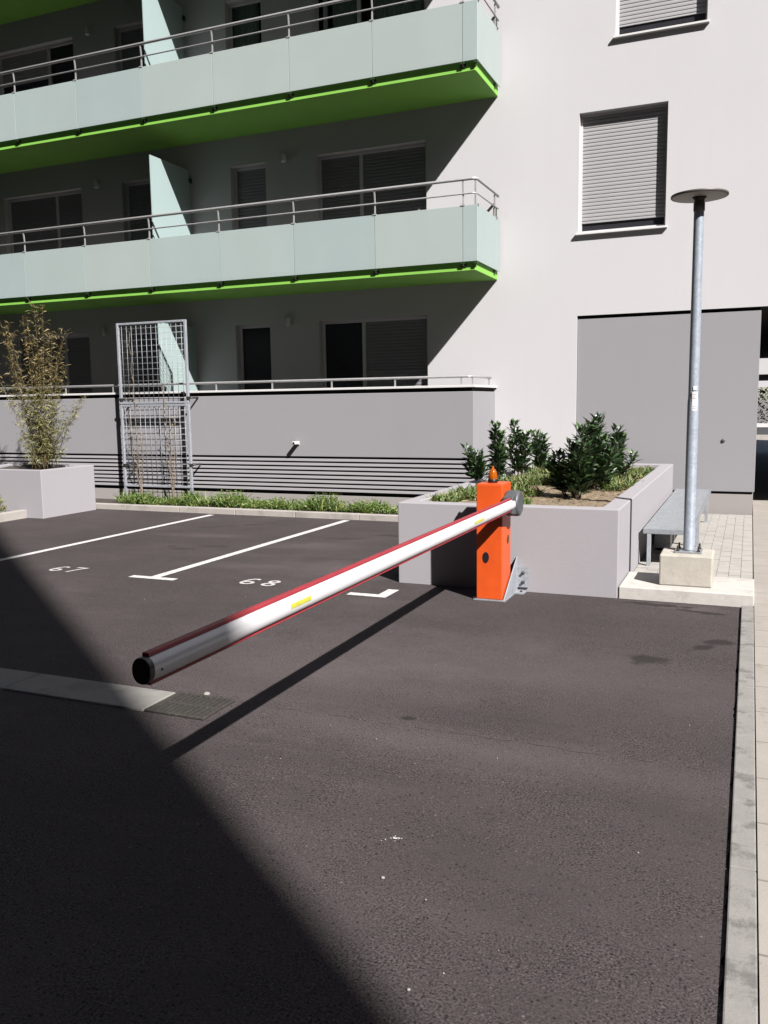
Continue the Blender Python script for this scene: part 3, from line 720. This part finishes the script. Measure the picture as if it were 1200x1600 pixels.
# ground cover strip
q=MB()
for i in range(330):
    cx=U(-9.4,-2.95); cy=U(10.9,11.42); h=U(.07,.20)*(1+.3*math.sin(cx*3.1)+.2*math.sin(cx*7.7+1))
    if -8.9<cx<-8.2 and cy>11.2: h*=.7
    for k in range(26):
        a_=U(0,6.28); tilt=U(.15,1.2)
        q.leaf((cx+U(-.05,.05),cy+U(-.04,.04),.06),(math.cos(a_)*tilt,math.sin(a_)*tilt,1),h*U(.6,1.25),U(.010,.024))
    for k in range(14):
        a_=U(0,6.28); rr=U(.02,.09)
        q.leaf((cx+rr*math.cos(a_),cy+rr*math.sin(a_),.06+h*U(.3,.95)),(math.cos(a_),math.sin(a_),U(-.2,.7)),U(.035,.07),U(.014,.026))
tag(q.build('ground_cover',M['ground_cover'],recalc=False),kind='stuff')
# yellow border shrub
r=empty('yellow_shrub',(-10.2,9.3,.06),'small yellow green conifer shrub in the border at the left edge','shrub')
q=MB()
for i in range(900):
    u=U(0,1); rr=.30*(1-u)**.8+.03; a_=U(0,6.28); q.leaf((-10.22+rr*math.cos(a_)*U(.3,1),9.3+rr*math.sin(a_)*U(.3,1),.07+.36*u),(math.cos(a_)*.6,math.sin(a_)*.6,U(.5,1.2)),U(.03,.07),U(.008,.018))
q.build('foliage',M['yellowleaf'],r,recalc=False)
q=MB(); q.tube([(-10.22,9.3,.05),(-10.21,9.3,.38)],[.012,.005],6); q.build('stem',M['stem'],r)
q=MB()
for i in range(700):
    q.leaf((U(-11.5,-9.9),U(8.2,9.5),.06),(U(-.8,.8),U(-.8,.8),U(.3,1.2)),U(.03,.09),U(.008,.02))
tag(q.build('border_weeds',M['weed'],recalc=False),kind='stuff')

# ------------------------------------------------------------------ bamboo
r=empty('bamboo_clump',(-9.9,10.1,.66),'tall thin bamboo clump with olive and brown leaves in the square planter','bamboo')
cu=MB(); lo=MB(); hi=MB()
def spray(p,d,n,top):
    mb=hi if top else lo
    for k in range(n):
        q_=p+d*U(.15,1); a_=U(0,6.28)
        mb.leaf(q_,(math.cos(a_)+d.x*2,math.sin(a_)+d.y*2,U(-.9,.7)),U(.05,.11),U(.010,.018))
tops=[(-9.64,3.10),(-9.86,3.12),(-9.95,2.95),(-10.15,2.9),(-10.35,2.85),(-10.6,2.75),(-10.75,2.3),(-9.75,2.7),(-9.55,2.75),(-10.5,2.95),(-9.40,2.2),(-9.20,1.75),(-9.10,1.62),(-10.2,2.4),(-9.7,2.2),(-10.0,2.0),(-10.55,1.9),(-9.45,1.5),(-9.85,1.7),(-10.3,1.6),(-10.9,2.6),(-9.9,2.75),(-10.0,2.6),(-9.8,2.4)]
for i,(tx_,tz_) in enumerate(tops):
    b=Vector((-9.88+U(-.16,.16),10.1+U(-.15,.15),.66)); t_=Vector((tx_,10.1+U(-.3,.3),tz_)); n=12
    pts=[]
    for k in range(n+1):
        f=k/n; p_=b.lerp(t_,f); bow=math.sin(f*math.pi)*.06; p_.x+=-bow*(tx_+9.88)*.9; pts.append(p_)
    cu.tube(pts,[.0055*(1-.75*k/n) for k in range(n+1)],5)
    H=tz_-.66
    nb=int(H/.034)
    for k in range(nb):
        f=.06+.94*(k+U(0,1))/nb; f=min(f,.999); p_=pts[int(f*n)].lerp(pts[int(f*n)+1],f*n%1)
        a_=U(0,6.28); L=U(.07,.22)*(1-.45*f); d=Vector((math.cos(a_)*L,math.sin(a_)*L,U(.4,1.1)*L))
        cu.tube([p_,p_+d*.6,p_+d],[.0022,.0016,.001],3,False)
        z=p_.z; top=z>1.75+U(-.25,.25)
        spray(p_,d,random.randint(4,7) if not top else random.randint(2,4),top)
cu.build('culms',M['culm'],r); lo.build('green_leaves',M['bamboo'],r,recalc=False); hi.build('dry_leaves',M['bambootop'],r,recalc=False)

# ------------------------------------------------------------------ barrier
R_=empty('boom_barrier',(-1.9,6.76,0),'orange boom barrier cabinet with lowered white arm and amber beacon','barrier')
cx0,cx1,cy0,cy1,cz=-2.005,-1.79,6.63,6.895,.945
q=MB(); q.box(cx0,cx1,cy0,cy1,.012,cz); cab=q.build('cabinet',M['orange'],R_,bevel=.007)
q=MB(); q.box(cx0+.006,cx1-.006,cy0-.0015,cy0+.01,.03,cz-.04) if False else q.box(cx0+.004,cx1-.004,cy0+.004,cy1-.004,cz-.002,cz+.004); q.build('lid',M['orange'],cab,bevel=.003)
q=MB(); q.prism(ell(-1.925,.355,.026,.044,0,360,20)[:-1],'y',cy0-.004,cy0+.02); q.build('lock_hole',M['black'],cab)
q=MB(); q.prism(ell(6.80,.485,.026,.036,0,360,20)[:-1],'x',cx1-.02,cx1+.004); q.build('lock_hole',M['bracket'],cab)
q=MB(); q.box(cx0-.022,cx1+.03,cy0-.022,cy1+.03,.001,.012); q.build('base_plate',M['galv'],R_,bevel=.002)
q=MB(); q.prism([(cy0-.015,.012),(cy0+.015,.012+.02),(7.045,.30),(7.052,.30),(7.052,.012)],'x',cx1+.012,cx1+.022)
q.box(cx1+.022,cx1+.115,7.042,7.053,.04,.215); q.box(cx1+.022,cx1+.10,6.93,7.04,.002,.012); q.build('gusset_bracket',M['galvl'],R_)
for z in (.085,.165):
    q=MB(); q.lathe((cx1+.07,7.042,z),[(.016,0),(.016,-.006),(.011,-.008),(.011,-.022),(.008,-.024)],6,'y',False); q.build('bolt',M['bolt'],R_)
for (x,y) in ((cx1+.07,6.98),(cx0-.012,cy0-.012)):
    q=MB(); q.lathe((x,y,.012),[(.010,0),(.010,.010),(.006,.013)],6,'z',False); q.build('bolt',M['bolt'],R_)
# hub (drum on a sideways axle) and arm socket
q=MB(); q.lathe((cx1+.002,6.735,.790),[(.085,0),(.100,.012),(.104,.03),(.104,.10),(.098,.115),(.085,.122)],36,'x'); hb=q.build('hub',M['hub'],R_)
q=MB(); q.prism([(6.545,.724),(6.735,.70),(6.735,.885),(6.545,.858)],'x',cx1+.022,cx1+.108); q.build('arm_socket',M['hub'],hb,bevel=.008)
# arm: oval aluminium profile with red edging above and below
AX=-1.708
def az(y): return .797+(.787-.797)*(6.55-y)/(6.55-2.1)
q=MB(); ny=24; n=28; vs=[];fs=[]
for i in range(ny+1):
    y=6.60+(2.105-6.60)*i/ny
    for k in range(n):
        a_=2*math.pi*k/n; c_,s_=math.cos(a_),math.sin(a_); e=.9
        vs.append((AX+.034*math.copysign(abs(c_)**e,c_),y,az(y)+.042*math.copysign(abs(s_)**e,s_)))
for i in range(ny):
    for k in range(n): fs.append((i*n+k,i*n+(k+1)%n,(i+1)*n+(k+1)%n,(i+1)*n+k))
q.faces(vs,fs,True); q.poly([vs[k] for k in range(n)]); arm=q.build('arm',M['arm'],R_)
for sgn in (1,-1):
    q=MB(); ya,yb=6.54,2.11
    o=[]
    for y in (ya,yb):
        z=az(y); a0,a1=(.040,.054) if sgn>0 else (-.051,-.040)
        o.append([(AX-.015,y,z+a0),(AX+.015,y,z+a0),(AX+.012,y,z+a1),(AX-.012,y,z+a1)])
    q.faces(o[0]+o[1],[(0,1,2,3),(7,6,5,4),(0,4,5,1),(1,5,6,2),(2,6,7,3),(3,7,4,0)]); q.build('red_edging',M['red'],arm,bevel=.003)
q=MB(); q.prism([(x,z) for x,z in [(AX+.036*math.copysign(abs(math.cos(2*math.pi*k/28))**.92,math.cos(2*math.pi*k/28)),az(2.1)+.043*math.copysign(abs(math.sin(2*math.pi*k/28))**.92,math.sin(2*math.pi*k/28))) for k in range(28)]],'y',2.085,2.112); q.build('end_cap',M['black'],arm,bevel=.004)
q=MB(); q.lathe((AX+.0335,2.145,az(2.1)-.006),[(.004,0),(.004,.0035),(.002,.0045)],10,'x'); q.build('rivet',M['bolt'],arm)
def tape(y0,y1,h,dz):
    q=MB(); P_=[]
    for y in (y0,y1):
        for k in range(5):
            zz=dz-h/2+h*k/4; s_=min(1,abs(zz)/.042)**(1/.9); c_=math.cos(math.asin(s_)); P_.append((AX+.034*c_**.9+.0012,y,az(y)+zz))
    q.faces(P_,[(k,k+1,k+6,k+5) for k in range(4)]); return q
tape(2.98,3.15,.020,.004).build('yellow_tape',M['yellow'],arm,recalc=False)
tape(5.50,5.72,.018,.0).build('yellow_tape',M['yellow'],arm,recalc=False)
# beacon
bx,by=-1.905,6.76
q=MB(); q.lathe((bx,by,cz+.003),[(.040,0),(.040,.024),(.037,.030)],20); bc=q.build('beacon',M['black'],R_)
m,nt,b=newmat('amber_lens'); b.inputs['Base Color'].default_value=(.40,.10,.006,1); b.inputs['Roughness'].default_value=.12; b.inputs['Transmission Weight'].default_value=.55; b.inputs['IOR'].default_value=1.45
q=MB(); q.lathe((bx,by,cz+.031),[(.036,0),(.038,.006),(.036,.032),(.031,.058),(.021,.079),(.010,.089),(.008,.103),(.002,.108)],24); q.build('lens',m,bc)
m2,nt,b=newmat('amber_inner'); b.inputs['Base Color'].default_value=(.2,.05,.005,1); b.inputs['Roughness'].default_value=.4
q=MB(); q.lathe((bx,by,cz+.031),[(.018,.001),(.018,.03),(.008,.045)],14); q.build('bulb_holder',m2,bc)

# ------------------------------------------------------------------ lamp post on its footing
F=empty('concrete_footing',(-.43,7.38,.1),'pale concrete block under the lamp post at the edge of the asphalt','concrete block')
q=MB(); q.box(-.64,-.235,7.215,7.60,.1,.352); q.build('block',M['footing'],F,bevel=.012)
Lp=empty('lamp_post',(-.43,7.43,.352),'slim galvanised lamp post with flat disc head standing on a concrete block','street lamp')
lx,ly=-.43,7.43
q=MB(); q.box(lx-.105,lx+.105,ly-.105,ly+.105,.353,.365); q.build('base_plate',M['galv'],Lp,bevel=.002)
for (sx,sy) in ((-1,-1),(1,-1),(-1,1),(1,1)):
    q=MB(); q.lathe((lx+sx*.08,ly+sy*.08,.365),[(.014,0),(.014,.012),(.008,.013),(.008,.045),(.006,.047)],6,'z',False); q.build('anchor_bolt',M['bolt'],Lp)
q=MB(); q.lathe((lx,ly,.365),[(.050,0),(.0445,.012),(.0445,1.2),(.0405,1.25),(.0385,2.70),(.0385,2.72)],28); q.build('pole',M['galvp'],Lp)
q=MB(); q.lathe((lx,ly,3.06),[(.043,0),(.043,.06),(.040,.064),(.038,.085),(.055,.105)],28); q.build('collar',M['lampdark'],Lp)
q=MB(); q.lathe((lx,ly,3.163),[(.06,.002),(.195,.0),(.21,.008),(.212,.018),(.205,.024),(.09,.028),(.085,.042),(.03,.046)],48); dk=q.build('lamp_head',M['lampdisc'],Lp)
q=MB(); q.lathe((lx,ly,3.166),[(.2125,0),(.2155,.003),(.2155,.014),(.2125,.018)],48); q.build('rim',M['lampdark'],dk)
# printed label wrapped round the pole, facing the camera
def wrap(z0,z1,a0,a1,r_,name,mat,parent):
    q=MB(); n=8
    for k in range(n):
        A,B_=a0+(a1-a0)*k/n,a0+(a1-a0)*(k+1)/n
        q.poly([(lx+r_*math.cos(A),ly+r_*math.sin(A),z0),(lx+r_*math.cos(B_),ly+r_*math.sin(B_),z0),(lx+r_*math.cos(B_),ly+r_*math.sin(B_),z1),(lx+r_*math.cos(A),ly+r_*math.sin(A),z1)])
    return q.build(name,mat,parent,recalc=False)
lb=wrap(1.505,1.655,-1.75,-.75,.0455,'label_sticker',M['label'],Lp)
for z in (1.52,1.535,1.60,1.612,1.63): wrap(z,z+.004,-1.6,-1.0 if z<1.6 else -.9,.0459,'print_line',M['ink'],lb)
wrap(1.668,1.70,-1.6,-.9,.0455,'label_sticker',M['label'],Lp)

# ------------------------------------------------------------------ galvanised duct cover
D=empty('metal_walkway_cover',(-.69,8.4,.03),'low ribbed galvanised metal shelf on legs between the planter and the lamp post','metal shelf')
dx0,dx1,dy0,dy1,dz=-.90,-.455,8.40,12.40,.385
q=MB(); q.box(dx0,dx1,dy0,dy0+.012,dz-.045,dz+.003); q.box(dx0,dx0+.012,dy0+.012,dy1,dz-.045,dz+.003); q.box(dx1-.012,dx1,dy0+.012,dy1,dz-.045,dz+.003); q.build('frame',M['galv'],D,bevel=.002,seg=1)
q=MB(); y=dy0+.014
while y<dy1-.05:
    q.prism([(y,dz-.014),(y+.008,dz+.002),(y+.056,dz+.002),(y+.066,dz-.014),(y+.086,dz-.014),(y+.086,dz-.018),(y,dz-.018)],'x',dx0+.013,dx1-.013); y+=.086
q.build('ribbed_top',M['galv'],D)
for (x,y) in ((dx0+.055,dy0+.02),(dx1-.02,dy0+.02),(dx1-.02,9.66),(dx1-.02,11.68),(dx0+.055,9.66),(dx0+.055,11.68)):
    q=MB(); q.box(x-.018,x+.018,y-.018,y+.018,.02,dz-.046); q.box(x-.04,x+.04,y-.04,y+.04,.02,.03); q.build('leg',M['galvl'],D,bevel=.002,seg=1)
for y in (9.3,9.75,10.3,10.9):
    q=MB(); q.box(dx0+.02,dx0+.18,y,y+.25,.06,.30); q.build('duct_box',M['galv'],D,bevel=.004)

# ------------------------------------------------------------------ drain grate
Dr=empty('drain_grate',(-2.71,3.69,0),'rusty rectangular storm drain grate at the end of the pale concrete strip','drain')
m,nt,b=newmat('rusty_cast_iron'); co=coords(nt); f=noise(nt,co,45,5); nt.links.new(ramp(nt,f,[(.3,(.010,.009,.008)),(.6,(.022,.018,.014)),(.8,(.05,.042,.032))]),b.inputs['Base Color']); b.inputs['Roughness'].default_value=.8; bump(nt,b,f,.5,.004)
q=MB(); q.poly([(-2.9,3.545,.0035),(-2.525,3.545,.0035),(-2.525,3.855,.0035),(-2.9,3.855,.0035)]); q.build('pit',M['gap'],Dr,recalc=False)
q=MB(); x0,x1,y0,y1=-2.897,-2.525,3.545,3.855
q.box(x0,x1,y0,y0+.02,.001,.014); q.box(x0,x1,y1-.02,y1,.001,.014); q.box(x0,x0+.018,y0+.02,y1-.02,.001,.014); q.box(x1-.018,x1,y0+.02,y1-.02,.001,.014); q.box(x0+.018,x1-.018,3.69,3.712,.001,.013)
fr=q.build('grate_frame',m,Dr,bevel=.003,seg=1)
q=MB()
for i in range(10):
    x=x0+.028+i*.0335; q.box(x,x+.014,y0+.02,3.69,.001,.0125); q.box(x,x+.011,3.712,y1-.02,.001,.0125)
q.build('grate_bars',m,Dr)
q=MB()
for i in range(36): 
    s_=U(.002,.006); q.lathe((U(x0-.03,x1+.03),U(y0-.03,y1+.03),.006),[(s_*.7,0),(s_,s_*.6),(s_*.4,s_)],6)
tag(q.build('grate_gravel',M['joint']),kind='stuff')
q=MB(); blob(q,-2.735,3.885,.022,.014,.005,12,.8); q.lathe((-2.735,3.885,.004),[(.018,0),(.02,.006),(.01,.012)],7); struct(q.build('mortar_crumb',M['pebble'],recalc=False))

# ------------------------------------------------------------------ beyond the passage
H_=empty('low_wall',(2,40.7,0),'dark low wall with a pale rail seen far off through the passage','wall')
q=MB(); q.box(-6,12,40.7,41,-.1,.34); q.build('wall',M['hub'],H_); q=MB(); q.box(-6,12,40.68,41.02,.341,.50); q.build('rail',M['sill'],H_)
q=MB()
for i in range(4200): q.leaf((U(-5,10),44+U(-.8,.8),U(.1,2.6)),(U(-1,1),U(-1,1),U(-.3,1)),U(.12,.3),U(.06,.12))
hd=q.build('foliage',M['hedge'],empty('hedge',(2,44,0),'green hedge seen far off through the passage','hedge'),recalc=False)
q=MB()
for i in range(8): q.tube([(-4.5+2*i,44,0),(-4.5+2*i,44,1.6)],[.06,.03],6)
q.build('trunks',M['stem'],hd.parent)
K=empty('white_canopy',(2,42,0),'white flat canopy over the hedge far beyond the passage','canopy')
q=MB(); q.box(-6,12,41.8,48,2.62,3.9); q.build('roof',M['white'],K); q=MB(); q.box(-6,12,42.0,48,2.34,2.62); q.build('shadow_strip',M['gap'],K)
q=MB(); q.box(-6,12,41.8,42.1,2.06,2.34); q.build('beam',M['white'],K)
for x in (-5.8,11.8):
    q=MB(); q.box(x-.15,x+.15,41.85,42.05,0,2.06); q.build('column',M['white'],K)

# ------------------------------------------------------------------ building across the yard (throws the big shadow)
O=empty('opposite_building',(-10,-8,0),'tall block out of frame whose corner shades the left foreground','building')
ox,oy,oz=8.05,-4.94,44
q=MB(); q.box(-45,ox,-22,oy,-.2,oz); q.build('wall',M['opp'],O)
q=MB(); q.box(-45.2,ox-.02,-22.2,oy-.02,oz,oz+.25); q.build('roof',M['plinth'],O)
for fz in range(14):
    for i in range(8):
        x=5.5-i*3.2; q=MB(); z=1+fz*2.9
        q.box(x-1.4,x,oy+.002,oy+.03,z,z+1.5); w=q.build('window',M['frame'],O); q=MB(); q.box(x-1.33,x-.07,oy+.031,oy+.036,z+.07,z+1.43); q.build('pane',M['pane'],w)

# two unseen blocks added left and right to cut sky light in the yard
for (x0,x1,hz,lab) in ((-44,-26,38,'plain block added on the left, out of frame, to block sky light'),(24,42,23.5,'plain block added on the right, out of frame, to block sky light')):
    O2=empty('sky_blocker',((x0+x1)/2,0,0),lab,'building')
    q=MB(); q.box(x0,x1,-20 if x0<0 else -34,11 if x0<0 else 45,-.2,hz); q.build('wall',M['opp'],O2)
    q=MB(); q.box(x0-.2,x1+.2,-20.2 if x0<0 else -34.2,11.2 if x0<0 else 45.2,hz,hz+.25); q.build('roof',M['plinth'],O2)

# ------------------------------------------------------------------ light
d=Vector((-.9,.70,-1.0)).normalized()
sl=bpy.data.lights.new('sun','SUN'); sl.energy=5.0; sl.angle=math.radians(.65); sl.color=(1,.97,.935)
so=bpy.data.objects.new('sun',sl); COL.objects.link(so); so.rotation_euler=d.to_track_quat('-Z','Y').to_euler(); so.location=(10,-10,20)
W=bpy.data.worlds.new('World'); S.world=W; W.use_nodes=True; nt=W.node_tree; bg=nt.nodes['Background']
sk=nt.nodes.new('ShaderNodeTexSky'); sk.sky_type='NISHITA'; sk.sun_disc=False; sk.sun_elevation=math.asin(-d.z); sk.sun_rotation=math.atan2(-d.x,-d.y); sk.altitude=100
nt.links.new(sk.outputs[0],bg.inputs[0]); bg.inputs[1].default_value=.05

# ------------------------------------------------------------------ camera
cam=bpy.data.cameras.new('camera'); co_=bpy.data.objects.new('camera',cam); COL.objects.link(co_)
yaw,pitch,roll=-.4010493,.12549153,-.01411524
fw=Vector((math.sin(yaw)*math.cos(pitch),math.cos(yaw)*math.cos(pitch),-math.sin(pitch))); rt=Vector((math.cos(yaw),-math.sin(yaw),0)); up=rt.cross(fw)
r2=rt*math.cos(roll)+up*math.sin(roll); u2=-rt*math.sin(roll)+up*math.cos(roll)
mt=Matrix((r2,u2,-fw)).transposed().to_4x4(); mt.translation=Vector((0,0,1.6)); co_.matrix_world=mt
cam.sensor_fit='VERTICAL'; cam.sensor_height=36; cam.sensor_width=27; cam.lens=1348.62/1600*36; cam.clip_start=.05; cam.clip_end=2000
S.camera=co_
S.view_settings.view_transform='Standard'; S.view_settings.look='None'; S.view_settings.exposure=1.56; S.view_settings.gamma=1
